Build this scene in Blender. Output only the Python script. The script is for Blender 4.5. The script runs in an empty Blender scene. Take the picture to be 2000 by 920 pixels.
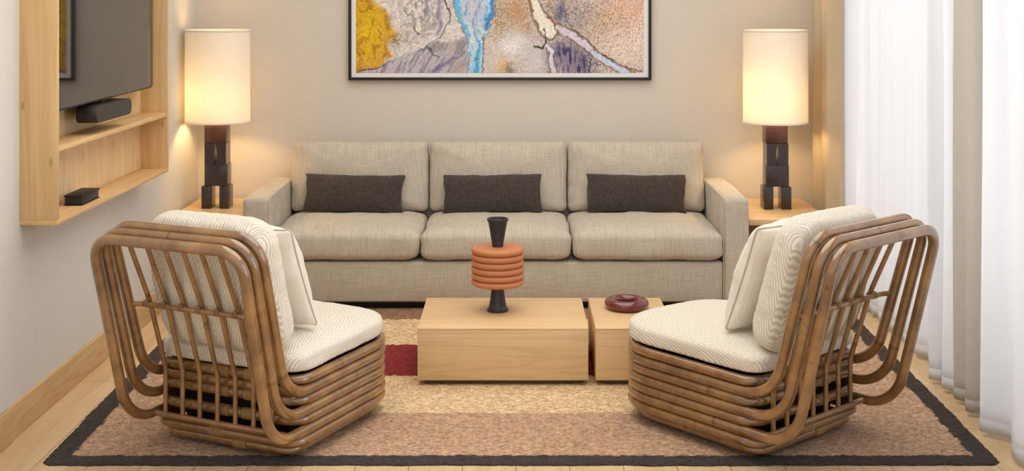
import bpy, bmesh, math, random
import numpy as np
from mathutils import Vector, Matrix
random.seed(7)
C = bpy.context.scene.collection
PI = math.pi

# ------------------------------------------------------------------ helpers
def link(name, verts, faces, mat=None, parent=None, smooth=True, uv=None):
    me = bpy.data.meshes.new(name)
    me.from_pydata([tuple(v) for v in verts], [], faces)
    me.update()
    if smooth:
        me.polygons.foreach_set('use_smooth', [True]*len(me.polygons))
    if uv is not None:
        l = me.uv_layers.new(name='UVMap')
        idx = np.zeros(len(me.loops), dtype=np.int32); me.loops.foreach_get('vertex_index', idx)
        arr = np.array(uv, dtype=np.float32)[idx]
        l.data.foreach_set('uv', arr.ravel())
    o = bpy.data.objects.new(name, me); C.objects.link(o)
    if mat: me.materials.append(mat)
    if parent: o.parent = parent
    return o

def from_bm(name, bm, mat=None, parent=None, smooth=True, autos=True):
    me = bpy.data.meshes.new(name); bm.normal_update(); bm.to_mesh(me); bm.free()
    if smooth:
        me.polygons.foreach_set('use_smooth', [True]*len(me.polygons))
        if autos:
            me.set_sharp_from_angle(angle=math.radians(35))
    o = bpy.data.objects.new(name, me); C.objects.link(o)
    if mat: me.materials.append(mat)
    if parent: o.parent = parent
    return o

def add_box(bm, x0, x1, y0, y1, z0, z1, r=0.0, seg=2):
    res = bmesh.ops.create_cube(bm, size=1.0)
    vs = res['verts']
    for v in vs:
        v.co = Vector(((x0+x1)/2+v.co.x*(x1-x0), (y0+y1)/2+v.co.y*(y1-y0), (z0+z1)/2+v.co.z*(z1-z0)))
    if r > 0:
        es = list({e for v in vs for e in v.link_edges})
        bmesh.ops.bevel(bm, geom=es, offset=r, segments=seg, profile=0.5, affect='EDGES')

def box(name, x0, x1, y0, y1, z0, z1, mat, parent=None, r=0.002, seg=2):
    bm = bmesh.new(); add_box(bm, x0, x1, y0, y1, z0, z1, r, seg)
    return from_bm(name, bm, mat, parent)

def prism(name, poly, z0, z1, mat, parent=None):
    n = len(poly)
    vs = [(x, y, z0) for x, y in poly]+[(x, y, z1) for x, y in poly]
    fs = [tuple(range(n))[::-1], tuple(range(n, 2*n))]+[(i, (i+1) % n, n+(i+1) % n, n+i) for i in range(n)]
    return link(name, vs, fs, mat, parent, smooth=False)

def empty(name, loc, rz=0.0):
    o = bpy.data.objects.new(name, None); C.objects.link(o)
    o.location = loc; o.rotation_euler = (0, 0, rz); o.empty_display_size = .1
    return o

def tag(o, label, cat, group=None, kind=None):
    o['label'] = label; o['category'] = cat
    if group: o['group'] = group
    if kind: o['kind'] = kind
    return o

def struct(o):
    o['kind'] = 'structure'; return o

def copy_tree(o, parent=None):
    c = o.copy(); C.objects.link(c)
    if parent: c.parent = parent
    for ch in list(o.children):
        copy_tree(ch, c)
    return c

def fillet(pts, radii, closed=True, seg=10):
    P = [Vector(p) for p in pts]; n = len(P); out = []
    for i in range(n):
        r = radii[i]
        if (not closed and i in (0, n-1)) or r <= 0:
            out.append(P[i]); continue
        a = (P[i-1]-P[i]).normalized(); b = (P[(i+1) % n]-P[i]).normalized()
        ang = a.angle(b); t = r/math.tan(ang/2)
        t = min(t, .49*(P[i-1]-P[i]).length if closed else 9, .49*(P[(i+1) % n]-P[i]).length if closed else 9)
        r2 = t*math.tan(ang/2)
        c = P[i]+(a+b).normalized()*(r2/math.sin(ang/2))
        s = P[i]+a*t; e = P[i]+b*t
        u = (s-c); w = (e-c); tot = u.angle(w)
        for k in range(seg+1):
            f = k/seg
            d = (u*math.sin((1-f)*tot)+w*math.sin(f*tot))/math.sin(tot)
            out.append(c+d)
    return out

def resample(pts, step, closed):
    P = list(pts)
    if closed: P = P+[P[0]]
    L = [0]
    for a, b in zip(P, P[1:]): L.append(L[-1]+(b-a).length)
    n = max(3, int(L[-1]/step)); out = []; j = 0
    for k in range(n+(0 if closed else 1)):
        s = L[-1]*k/n
        while j < len(L)-2 and L[j+1] < s: j += 1
        f = (s-L[j])/max(1e-9, L[j+1]-L[j])
        out.append(P[j].lerp(P[j+1], min(1, f)))
    return out, L[-1]

def tube_data(pts, rad, closed=False, sides=14, step=.012, node=None, cap=True, taper=0):
    P, L = resample([Vector(p) for p in pts], step, closed)
    n = len(P); off = random.uniform(0, 30)
    joints = []
    if node:
        s = random.uniform(.02, node)
        while s < L: joints.append(s); s += random.uniform(.75, 1.3)*node
    T = []
    for i in range(n):
        a = P[i-1] if (closed or i > 0) else P[i]
        b = P[(i+1) % n] if (closed or i < n-1) else P[i]
        T.append((b-a).normalized())
    up = Vector((0, 0, 1)) if abs(T[0].z) < .9 else Vector((1, 0, 0))
    N = (up-T[0]*up.dot(T[0])).normalized(); V = []; UV = []
    rows = n+1 if closed else n
    Ns = []
    for i in range(n):
        N = (N-T[i]*N.dot(T[i])).normalized(); Ns.append(N.copy())
    tw = 0
    if closed:
        B = T[0].cross(Ns[0]); Ne = (Ns[-1]-T[0]*Ns[-1].dot(T[0])).normalized()
        tw = math.atan2(Ne.dot(B), Ne.dot(Ns[0]))
    for i in range(rows):
        k = i % n; s = L*i/(n if closed else n-1)
        r = rad
        jd = 9
        for j in joints:
            jd = min(jd, abs(s-j))
        r *= 1+.045*math.exp(-(jd/.008)**2)
        if taper: r *= 1-taper*i/rows
        Nk = Ns[k]; B = T[k].cross(Nk); ph = -tw*i/n if closed else 0
        if i == n and closed: ph = -tw+0
        if i == n and closed: Nk = (Ns[-1]-T[0]*Ns[-1].dot(T[0])).normalized(); B = T[0].cross(Nk)
        jv = math.exp(-(jd/.0035)**2) if node else 0
        for q in range(sides):
            a = 2*PI*q/sides+ph
            V.append(P[k]+(Nk*math.cos(a)+B*math.sin(a))*r); UV.append((s+off, jv))
    F = []
    for i in range(rows-1):
        for q in range(sides):
            F.append((i*sides+q, i*sides+(q+1) % sides, (i+1)*sides+(q+1) % sides, (i+1)*sides+q))
    if cap and not closed:
        F.append(tuple(range(sides))[::-1]); F.append(tuple((rows-1)*sides+q for q in range(sides)))
    return V, F, UV

def tubes(name, specs, mat, parent=None):
    V = []; F = []; UV = []
    for s in specs:
        v, f, u = tube_data(**s); o = len(V)
        V += v; UV += u; F += [tuple(i+o for i in q) for q in f]
    return link(name, V, F, mat, parent, uv=UV)

def lathe(name, prof, mat, parent=None, seg=64, center=(0, 0), capt=True, capb=True, sharp=True):
    V = []; F = []; n = len(prof)
    for r, z in prof:
        for k in range(seg):
            a = 2*PI*k/seg; V.append((center[0]+r*math.cos(a), center[1]+r*math.sin(a), z))
    for i in range(n-1):
        for k in range(seg):
            F.append((i*seg+k, i*seg+(k+1) % seg, (i+1)*seg+(k+1) % seg, (i+1)*seg+k))
    if capb: F.append(tuple(range(seg))[::-1])
    if capt: F.append(tuple((n-1)*seg+k for k in range(seg)))
    o = link(name, V, F, mat, parent)
    if sharp: o.data.set_sharp_from_angle(angle=math.radians(50))
    return o

# numpy value noise
def vnoise(x, y, seed=0):
    xi = np.floor(x).astype(np.int64); yi = np.floor(y).astype(np.int64)
    xf = x-xi; yf = y-yi
    def h(a, b):
        n = (a*374761393+b*668265263+seed*974634777) & 0x7fffffff
        n = ((n ^ (n >> 13))*1274126177) & 0x7fffffff
        return ((n ^ (n >> 16)) & 0xffff)/65535.0
    u = xf*xf*(3-2*xf); v = yf*yf*(3-2*yf)
    return (h(xi, yi)*(1-u)+h(xi+1, yi)*u)*(1-v)+(h(xi, yi+1)*(1-u)+h(xi+1, yi+1)*u)*v
def fbm(x, y, oct=4, seed=0):
    s = 0; a = .5; t = 0
    for i in range(oct):
        s = s+a*vnoise(x*2**i, y*2**i, seed+i*17); t += a; a *= .5
    return s/t

def plan_shape(hx, hy, rf, rb, concave=0.0, m=72):
    """boundary distance table of a rounded rectangle, rf radius at +y corners, rb at -y corners"""
    pts = fillet([(-hx, -hy, 0), (hx, -hy, 0), (hx, hy, 0), (-hx, hy, 0)], [rb, rb, rf, rf], True, 8)
    P, L = resample(pts, .006, True)
    out = []
    for p in P:
        x, y = p.x, p.y
        if concave:
            x *= 1-concave*(1-(y/hy)**2); y *= 1-concave*1.2*(1-(x/hx)**2)
        out.append((x, y))
    return out

def cushion(name, hx, hy, ht, hb, n, rf, rb, mat, parent=None, concave=0, crown=0, wr=.003, seed=1,
            matrix=None, piping=None, rim=0.0, pmat=None, rings=22, wscale=9, sag=0):
    """pillow built as rings shrinking from the rim to the centre, front and back"""
    B = plan_shape(hx, hy, rf, rb, concave); m = len(B)
    V = []; UV = []; F = []
    ss = [math.sin(PI/2*k/rings)**.8 for k in range(rings, 0, -1)]
    def surf(s, x, y, side):
        if n < 3:
            prof = (max(0, 1-abs(x/hx)**2.4)*max(0, 1-abs(y/hy)**2.4))**.42 if s < 1 else 0
        else: prof = (max(0, 1-s**n))**(1/n)
        h = ht if side > 0 else hb
        z = side*(h*prof+crown*(1-s*s)*(1 if side > 0 else .3))
        return z
    BX = np.array(B); S = np.array(ss+[0.0])
    GX = S[:, None]*BX[None, :, 0]; GY = S[:, None]*BX[None, :, 1]; WOB = {}
    for sd in (1, -1):
        WOB[sd] = wr*(2.2*(fbm(GX*wscale+50+sd*3, GY*wscale+40, 4, seed)-.5)+.8*(fbm(GX*wscale*2.7+20, GY*wscale*2.7+10+sd, 2, seed+5)-.5))
    for side in (1, -1):
        base = len(V)
        for ki, s in enumerate(ss):
            if side < 0 and ki == 0: continue
            for bi, (bx, by) in enumerate(B):
                x, y = bx*s, by*s
                z = surf(s, x, y, side)
                w = float(WOB[side][ki, bi]) if ki else 0.0
                puck = 1
                edge = math.exp(-((1-s)/.12)**2)
                z += w*(.35+prof_e(s))*side + side*wr*1.2*edge*0
                ox = 1+ (w*1.5/max(hx, .01))*(edge)
                if sag: z -= sag*(x/hx)**2*0
                V.append(Vector((x*ox, y*ox, z)))
                zz = max(0, ht*.75-z)*.9
                kx = 1/(1+math.exp(-40*(abs(x)/hx-abs(y)/hy)))
                UV.append((x+(1 if x > 0 else -1)*zz*kx, y+(1 if y > 0 else -1)*zz*(1-kx)))
        zc = surf(0, 0, 0, side)+float(WOB[side][-1, 0])*side*.9
        V.append(Vector((0, 0, zc))); UV.append((0, 0)); ci = len(V)-1
        R = len(ss) if side > 0 else len(ss)-1
        def row(k):
            if side > 0: return [base+k*m+i for i in range(m)]
            return [i for i in range(m)] if k == 0 else [base+(k-1)*m+i for i in range(m)]
        tot = len(ss)
        for k in range(tot-1):
            a = row(k); b = row(k+1)
            for i in range(m):
                q = (a[i], a[(i+1) % m], b[(i+1) % m], b[i])
                F.append(q if side > 0 else q[::-1])
        a = row(tot-1)
        for i in range(m):
            q = (a[i], a[(i+1) % m], ci)
            F.append(q if side > 0 else q[::-1])
    if matrix: V = [matrix @ v for v in V]
    o = link(name, V, F, mat, parent, uv=UV)
    if piping:
        pts = [Vector((x*1.004, y*1.004, 0)) for x, y in B]
        if matrix: pts = [matrix @ p for p in pts]
        tubes('piping', [dict(pts=pts, rad=piping, closed=True, sides=8, step=.008)], pmat or mat, o)
    return o
def prof_e(s): return (1-s**8)*.9

# ------------------------------------------------------------------ materials
def srgb(r, g, b):
    f = lambda c: (c/255/12.92) if c/255 <= .04045 else ((c/255+.055)/1.055)**2.4
    return (f(r), f(g), f(b), 1)
class NT:
    def __init__(s, name):
        s.m = bpy.data.materials.new(name); s.m.use_nodes = True
        s.t = s.m.node_tree; s.t.nodes.clear()
        s.out = s.t.nodes.new('ShaderNodeOutputMaterial')
    def n(s, typ, **kw):
        o = s.t.nodes.new('ShaderNode'+typ)
        for k, v in kw.items():
            if k == 'inp':
                for a, b in v.items():
                    if hasattr(b, 'links') or isinstance(b, bpy.types.NodeSocket): s.t.links.new(b, o.inputs[a])
                    else: o.inputs[a].default_value = b
            else: setattr(o, k, v)
        return o
    def math(s, op, a, b=None, c=None):
        o = s.n('Math', operation=op)
        for i, v in enumerate((a, b, c)):
            if v is None: continue
            if isinstance(v, bpy.types.NodeSocket): s.t.links.new(v, o.inputs[i])
            else: o.inputs[i].default_value = v
        return o.outputs[0]
    def mapping(s, src, scale=(1, 1, 1), rot=(0, 0, 0), loc=(0, 0, 0)):
        return s.n('Mapping', inp={'Vector': src, 'Scale': scale, 'Rotation': rot, 'Location': loc}).outputs[0]
    def noise(s, vec, scale=5, detail=3, rough=.5, dist=0):
        return s.n('TexNoise', inp={'Vector': vec, 'Scale': scale, 'Detail': detail, 'Roughness': rough, 'Distortion': dist}).outputs[0]
    def ramp(s, fac, stops, interp='LINEAR'):
        o = s.n('ValToRGB', inp={'Fac': fac}); e = o.color_ramp.elements; o.color_ramp.interpolation = interp
        while len(e) < len(stops): e.new(.5)
        for el, (p, c) in zip(e, stops): el.position = p; el.color = c
        return o.outputs[0]
    def mix(s, fac, a, b, mode='MIX'):
        o = s.n('Mix', data_type='RGBA', blend_type=mode)
        for i, v in ((0, fac), (6, a), (7, b)):
            if isinstance(v, bpy.types.NodeSocket): s.t.links.new(v, o.inputs[i])
            else: o.inputs[i].default_value = v
        return o.outputs[2]
    def bump(s, h, strength=.3, dist=.002, normal=None):
        i = {'Height': h, 'Strength': strength, 'Distance': dist}
        if normal: i['Normal'] = normal
        return s.n('Bump', inp=i).outputs[0]
    def coord(s, k='Object'): return s.n('TexCoord').outputs[k]
    def principled(s, color, rough=.6, bump=None, spec=.5, metallic=0, sheen=0, coat=0, coatr=.1):
        i = {'Base Color': color, 'Roughness': rough, 'Metallic': metallic, 'Specular IOR Level': spec,
             'Sheen Weight': sheen, 'Coat Weight': coat, 'Coat Roughness': coatr}
        if bump is not None: i['Normal'] = bump
        p = s.n('BsdfPrincipled', inp=i)
        s.t.links.new(p.outputs[0], s.out.inputs[0]); return p

def m_plain(name, col, rough=.6, spec=.4, coat=0):
    t = NT(name); c = t.coord(); n = t.noise(c, 14, 3)
    k = t.mix(t.math('MULTIPLY', n, .25), col, tuple(x*.75 for x in col[:3])+(1,))
    t.principled(k, rough, spec=spec, coat=coat); return t.m

def m_wall(name, a, b):
    t = NT(name); c = t.coord()
    n1 = t.noise(t.mapping(c, (60, 60, 9)), 3, 4, .6); n2 = t.noise(t.mapping(c, (7, 7, 180)), 3, 3, .6)
    n3 = t.noise(c, 1.3, 3)
    f = t.math('ADD', t.math('MULTIPLY', n1, .5), t.math('MULTIPLY', n2, .5))
    col = t.mix(t.ramp(f, [(.3, (0, 0, 0, 1)), (.7, (1, 1, 1, 1))]), a, b)
    t.principled(col, .85, t.bump(f, .12, .001), spec=.2); return t.m

def m_wood(name, light, dark, axis='x', scale=1.0, knots=None, rough=.42, contrast=1.0, boards=0):
    t = NT(name); c = t.coord()
    st = {'x': (.55, 7, 7), 'y': (7, .55, 7), 'z': (7, 7, .45)}[axis]
    st = tuple(v*scale for v in st)
    warp = t.noise(c, 1.6, 3)
    mc = t.mapping(c, st)
    big = t.noise(mc, 1.1, 4, .55, 1.2)
    rings = t.math('FRACT', t.math('MULTIPLY', big, 7.0))
    rings = t.math('ABSOLUTE', t.math('SUBTRACT', rings, .5))
    fs = {'x': (4, 160, 160), 'y': (160, 4, 160), 'z': (160, 160, 4)}[axis]
    fine = t.noise(t.mapping(c, fs), 1.0, 3, .6)
    f = t.math('ADD', t.math('MULTIPLY', rings, .75), t.math('MULTIPLY', fine, .45))
    f = t.math('ADD', f, t.math('MULTIPLY', warp, .25))
    lo = .5-.32/contrast; hi = .5+.32/contrast
    col = t.mix(t.ramp(f, [(max(0, lo), (0, 0, 0, 1)), (min(1, hi), (1, 1, 1, 1))]), dark, light)
    if knots:
        sk = t.n('SeparateXYZ', inp={0: c})
        kv = t.n('CombineXYZ', inp={0: t.math('MULTIPLY', sk.outputs[0 if knots == 'x' else 1], 7.0), 1: t.math('MULTIPLY', sk.outputs[2], 2.6)}).outputs[0]
        kv2 = t.n('VectorMath', operation='ADD', inp={0: kv, 1: t.n('VectorMath', operation='SCALE', inp={0: t.n('TexNoise', inp={'Vector': c, 'Scale': 30}).outputs[1], 'Scale': .06}).outputs[0]}).outputs[0]
        v = t.n('TexVoronoi', voronoi_dimensions='2D', feature='F1', inp={'Vector': kv2, 'Scale': 1.0, 'Randomness': 1.0})
        w = t.ramp(v.outputs['Distance'], [(.02, (1, 1, 1, 1)), (.06, (0, 0, 0, 1))])
        w2 = t.ramp(v.outputs['Distance'], [(.05, (1, 1, 1, 1)), (.3, (0, 0, 0, 1))])
        kd = tuple(x*.42 for x in dark[:3])+(1,)
        col = t.mix(t.math('MULTIPLY', w2, .25), col, dark)
        col = t.mix(t.math('MULTIPLY', w, .55), col, kd)
    if boards:
        sx = t.n('SeparateXYZ', inp={0: c})
        q = t.math('FLOOR', t.math('MULTIPLY', sx.outputs['Y'], boards))
        rnd = t.n('TexWhiteNoise', noise_dimensions='1D', inp={'W': q}).outputs[0]
        col = t.mix(t.math('MULTIPLY', rnd, .3), col, dark)
    t.principled(col, rough, t.bump(f, .05, .001), spec=.4); return t.m

def m_linen(name, a, b, s=190, sheen=.15):
    t = NT(name); c = t.coord()
    n1 = t.noise(t.mapping(c, (s, 9, 9)), 1, 3, .7); n2 = t.noise(t.mapping(c, (9, s, s)), 1, 3, .7)
    n3 = t.noise(c, 60, 2)
    f = t.math('ADD', t.math('MULTIPLY', n1, .55), t.math('MULTIPLY', n2, .45))
    col = t.mix(t.ramp(f, [(.36, (0, 0, 0, 1)), (.64, (1, 1, 1, 1))]), b, a)
    t.principled(col, .9, t.bump(f, .55, .0015), spec=.15, sheen=sheen); return t.m

def m_herring(name):
    t = NT(name); uv = t.n('TexCoord').outputs['UV']; c = t.coord()
    sx = t.n('SeparateXYZ', inp={0: uv})
    wob = t.math('MULTIPLY', t.math('SUBTRACT', t.noise(c, 9, 2), .5), .018)
    u = t.math('ADD', sx.outputs[0], wob)
    tri = t.math('PINGPONG', u, .05)
    v = t.math('ADD', sx.outputs[1], t.math('MULTIPLY', tri, 2.3))
    v = t.math('ADD', v, t.math('MULTIPLY', wob, .4))
    w = t.math('SINE', t.math('MULTIPLY', v, 2*PI/.0265))
    wn = t.noise(c, 160, 2)
    w = t.math('ADD', w, t.math('MULTIPLY', t.math('SUBTRACT', wn, .5), 1.6))
    fac = t.ramp(t.math('ADD', t.math('MULTIPLY', w, .3), .5), [(.3, (0, 0, 0, 1)), (.7, (1, 1, 1, 1))])
    col = t.mix(fac, srgb(204, 193, 172), srgb(230, 225, 215))
    h = t.math('ADD', t.math('MULTIPLY', w, .5), t.noise(c, 220, 2))
    t.principled(col, .92, t.bump(h, .35, .002), spec=.1, sheen=.15); return t.m

def m_boucle(name, a, b):
    t = NT(name); c = t.coord()
    v = t.n('TexVoronoi', feature='F1', inp={'Vector': c, 'Scale': 190}).outputs['Distance']
    n = t.noise(c, 130, 3)
    f = t.math('ADD', v, t.math('MULTIPLY', n, .6))
    col = t.mix(t.ramp(f, [(.35, (0, 0, 0, 1)), (1.0, (1, 1, 1, 1))]), b, a)
    t.principled(col, .95, t.bump(f, .9, .004), spec=.1, sheen=.2); return t.m

def m_rattan(name, base=1.0):
    t = NT(name); uv = t.n('TexCoord').outputs['UV']; c = t.coord()
    sx = t.n('SeparateXYZ', inp={0: uv})
    n1 = t.noise(c, 7, 4, .6); n2 = t.noise(c, 45, 3)
    s = t.n('CombineXYZ', inp={0: sx.outputs[0]}).outputs[0]
    n3 = t.noise(s, 9, 2); 
    f = t.math('ADD', t.math('MULTIPLY', n1, .45), t.math('ADD', t.math('MULTIPLY', n3, .4), t.math('MULTIPLY', n2, .15)))
    B = lambda r, g, b: tuple(x*base for x in srgb(r, g, b)[:3])+(1,)
    col = t.ramp(f, [(.28, B(80, 52, 26)), (.44, B(120, 82, 43)), (.57, B(150, 108, 61)), (.76, B(182, 141, 88))])
    j = t.math('MINIMUM', t.math('MULTIPLY', sx.outputs[1], .8), .65)
    col = t.mix(j, col, srgb(60, 34, 18))
    sp = t.ramp(t.noise(c, 16, 2), [(.7, (0, 0, 0, 1)), (.76, (1, 1, 1, 1))])
    col = t.mix(t.math('MULTIPLY', sp, .6), col, srgb(52, 28, 16))
    p_ = t.principled(col, .3, t.bump(n2, .05, .002), spec=.6, coat=1.0, coatr=.13)
    p_.inputs['Coat IOR'].default_value = 1.65
    return t.m

def m_cane(name):
    t = NT(name); c = t.coord(); n = t.noise(c, 60, 3)
    w = t.n('TexWave', wave_type='BANDS', bands_direction='X', inp={'Vector': c, 'Scale': 60, 'Distortion': .5}).outputs[1]
    col = t.mix(n, srgb(150, 112, 66), srgb(196, 160, 108))
    col = t.mix(t.math('MULTIPLY', w, .3), col, srgb(90, 58, 30))
    t.principled(col, .5, t.bump(w, .4, .002)); return t.m

M = {}
M['wall_back'] = m_wall('wallcovering_beige', srgb(216, 209, 198), srgb(207, 199, 186))
M['wall_left'] = m_wall('wallcovering_pale', srgb(213, 211, 205), srgb(205, 202, 195))
M['ceiling'] = m_plain('ceiling_paint', srgb(235, 232, 226), .9, .1)
M['maple_x'] = m_wood('maple_across', srgb(226, 194, 148), srgb(207, 170, 122), 'x', 1.0)
M['maple_y'] = m_wood('maple_deep', srgb(226, 193, 146), srgb(206, 168, 118), 'y', 1.0)
M['maple_z'] = m_wood('maple_upright', srgb(226, 193, 146), srgb(206, 168, 118), 'z', 1.0)
M['pine_z'] = m_wood('knotty_maple_upright', srgb(222, 188, 138), srgb(202, 162, 110), 'z', 1.0, knots='x')
M['pine_back'] = m_wood('board_maple_upright', srgb(232, 206, 162), srgb(212, 176, 128), 'z', 1.0, knots='y', boards=11)
M['pine_y'] = m_wood('knotty_maple_deep', srgb(222, 186, 134), srgb(200, 160, 108), 'y', 1.0)
M['oak_y'] = m_wood('oak_board_deep', srgb(206, 174, 130), srgb(184, 148, 104), 'y', 1.0)
M['sofa'] = m_linen('sofa_linen', srgb(208, 199, 184), srgb(174, 163, 145), 270)
M['cushion_linen'] = m_linen('pillow_linen', srgb(238, 232, 222), srgb(222, 214, 200), 260)
M['piping'] = m_plain('piping_grey', srgb(186, 176, 160), .8)
M['herring'] = m_herring('herringbone_weave')
M['boucle'] = m_boucle('dark_boucle', srgb(84, 74, 68), srgb(40, 34, 32))
M['rattan'] = m_rattan('rattan_pole'); M['rattan_thin'] = m_rattan('rattan_spindle', 1.18)
M['cane'] = m_cane('cane_binding')
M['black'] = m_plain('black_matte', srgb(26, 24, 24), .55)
M['soft_black'] = m_plain('satin_black', srgb(40, 38, 38), .4)
M['plinth'] = m_plain('olive_brown_plinth', srgb(92, 78, 56), .6)
M['terracotta'] = m_plain('terracotta_glaze', srgb(196, 128, 86), .5, .35)
M['charcoal'] = m_plain('charcoal_ceramic', srgb(44, 46, 51), .4, .5)
M['maroon'] = m_plain('maroon_lacquer', srgb(104, 30, 34), .12, .6, coat=.6)
M['frame'] = m_plain('dark_frame', srgb(38, 33, 31), .45)
M['mat'] = m_plain('white_mount', srgb(240, 238, 236), .8)
M['metal'] = m_plain('painted_metal', srgb(70, 70, 70), .4)
M['window_frame'] = m_plain('window_frame_paint', srgb(205, 205, 203), .5)

def m_block(name, col, rgh, tex):
    t = NT(name); c = t.coord(); n = t.noise(t.mapping(c, (30, 30, 12)), 1, 5, .7)
    n2 = t.noise(c, 90, 3)
    k = t.mix(n, col, tuple(x*1.9 for x in col[:3])+(1,))
    t.principled(k, rgh, t.bump(t.math('ADD', n, t.math('MULTIPLY', n2, .3)), tex, .004), spec=.5, coat=.3, coatr=.15); return t.m
M['block_brown'] = m_block('umber_lacquer_block', srgb(52, 28, 22), .3, .1)
M['block_dark'] = m_block('ebonised_block', srgb(40, 32, 32), .25, .35)

def m_shade():
    t = NT('lamp_shade_linen'); c = t.coord()
    n = t.noise(t.mapping(c, (120, 120, 12)), 1, 3)
    col = t.mix(n, (.86, .82, .75, 1), (.93, .90, .84, 1))
    d = t.n('BsdfDiffuse', inp={'Color': col}); tr = t.n('BsdfTranslucent', inp={'Color': col})
    mx = t.n('MixShader', inp={0: .29, 1: d.outputs[0], 2: tr.outputs[0]})
    t.t.links.new(mx.outputs[0], t.out.inputs[0]); return t.m
M['shade'] = m_shade()
def m_bulb():
    t = NT('bulb_glow'); e = t.n('Emission', inp={'Color': (1, .62, .28, 1), 'Strength': 14})
    t.t.links.new(e.outputs[0], t.out.inputs[0]); return t.m
M['bulb'] = m_bulb()

def m_curtain(name, a, b, trans, clear=.0, fine=260):
    t = NT(name); c = t.coord()
    n1 = t.noise(t.mapping(c, (fine, fine, 10)), 1, 3, .6); n2 = t.noise(t.mapping(c, (8, 8, fine)), 1, 3, .6)
    f = t.math('ADD', t.math('MULTIPLY', n1, .5), t.math('MULTIPLY', n2, .5))
    col = t.mix(f, a, b)
    d = t.n('BsdfDiffuse', inp={'Color': col}); tr = t.n('BsdfTranslucent', inp={'Color': col})
    mx = t.n('MixShader', inp={0: trans, 1: d.outputs[0], 2: tr.outputs[0]})
    tp = t.n('BsdfTransparent', inp={'Color': (1, 1, 1, 1)})
    m2 = t.n('MixShader', inp={0: clear, 1: mx.outputs[0], 2: tp.outputs[0]})
    t.t.links.new(m2.outputs[0], t.out.inputs[0]); return t.m
M['sheer'] = m_curtain('white_sheer', (.95, .95, .96, 1), (.88, .89, .91, 1), .5, .05)
M['linen_drape'] = m_curtain('beige_drape', srgb(226, 212, 188), srgb(210, 194, 166), .3)
M['grey_drape'] = m_curtain('greige_sheer', srgb(226, 220, 212), srgb(210, 204, 196), .42)

def m_floor():
    t = NT('oak_planks'); c = t.coord()
    r = t.mapping(c, (1, 1, 1), (0, 0, PI/2))
    br = t.n('TexBrick', offset=.37, squash=1, inp={'Vector': r, 'Color1': srgb(224, 200, 162), 'Color2': srgb(210, 182, 140), 'Mortar': srgb(128, 94, 58),
             'Scale': 1.0, 'Mortar Size': .0016, 'Mortar Smooth': .2, 'Brick Width': 1.5, 'Row Height': .18})
    big = t.noise(t.mapping(c, (9, .7, 1)), 1.4, 5, .6, 1.0)
    fine = t.noise(t.mapping(c, (190, 5, 1)), 1, 3, .6)
    f = t.math('ADD', t.math('MULTIPLY', big, .6), t.math('MULTIPLY', fine, .4))
    col = t.mix(.55, br.outputs['Color'], t.ramp(f, [(.35, srgb(180, 142, 98)), (.65, srgb(222, 192, 150))]))
    col = t.mix(t.math('MULTIPLY', br.outputs['Fac'], .6), col, srgb(110, 78, 46))
    t.principled(col, .42, t.bump(t.math('SUBTRACT', f, br.outputs['Fac']), .1, .001), spec=.35); return t.m
M['floor'] = m_floor()

def m_rug():
    t = NT('woven_wool'); c = t.coord()
    a = t.n('VertexColor', layer_name='Col').outputs[0]
    n = t.noise(t.mapping(c, (55, 90, 55)), 1, 4, .65); n2 = t.noise(c, 170, 3, .7)
    f = t.math('ADD', t.math('MULTIPLY', n, .55), t.math('MULTIPLY', n2, .45))
    k = t.ramp(f, [(.34, (.30, .28, .26, 1)), (.5, (.95, .95, .95, 1)), (.64, (1.55, 1.52, 1.48, 1))])
    col = t.mix(1.0, a, k, 'MULTIPLY')
    t.principled(col, .95, t.bump(f, .8, .008), spec=.1, sheen=.1); return t.m
M['rug'] = m_rug()

def m_art():
    t = NT('printed_art'); c = t.coord()
    a = t.n('VertexColor', layer_name='Col').outputs[0]
    n = t.noise(c, 130, 4, .75)
    k = t.ramp(n, [(.38, (.6, .58, .6, 1)), (.5, (1, 1, 1, 1)), (.62, (1.15, 1.13, 1.1, 1))])
    t.principled(t.mix(.7, a, t.mix(1.0, a, k, 'MULTIPLY')), .5, spec=.3); return t.m
M['art'] = m_art()
def m_screen():
    t = NT('television_glass'); c = t.coord()
    t.principled(t.mix(t.noise(c, 2, 1), (.012, .011, .011, 1), (.016, .014, .013, 1)), .03, spec=1.0); return t.m
M['screen'] = m_screen()
def m_glass():
    t = NT('window_glass')
    g = t.n('BsdfGlossy', inp={'Color': (1, 1, 1, 1), 'Roughness': .01}); tp = t.n('BsdfTransparent', inp={'Color': (.97, .98, .98, 1)})
    fr = t.n('Fresnel', inp={'IOR': 1.45})
    mx = t.n('MixShader', inp={0: fr.outputs[0], 1: tp.outputs[0], 2: g.outputs[0]})
    t.t.links.new(mx.outputs[0], t.out.inputs[0]); return t.m
M['glass'] = m_glass()

# ------------------------------------------------------------------ room
BY = 7.05
ZC = 2.75
struct(box('floor', -3.0, 3.2, .2, BY+.15, -.06, 0, M['floor'], r=0))
struct(box('wall_back', -2.0, 2.2, BY, BY+.15, 0, ZC, M['wall_back'], r=0))
struct(prism('wall_left', [(-1.79, 1.6), (-1.80, 4.3), (-1.825, BY), (-2.0, BY), (-2.0, 1.6)], 0, ZC, M['wall_left']))
struct(box('ceiling', -2.0, 2.2, 1.6, BY+.15, ZC, ZC+.1, M['ceiling'], r=0))
WX = 2.02
bm = bmesh.new()
add_box(bm, WX, WX+.16, 1.6, 1.75, 0, ZC); add_box(bm, WX, WX+.16, 6.72, BY, 0, ZC)
add_box(bm, WX, WX+.16, 1.75, 6.72, 2.5, ZC); add_box(bm, WX, WX+.16, 1.75, 6.72, 0, .06)
struct(from_bm('wall_right', bm, M['wall_left'], smooth=False))
bm = bmesh.new()
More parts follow.
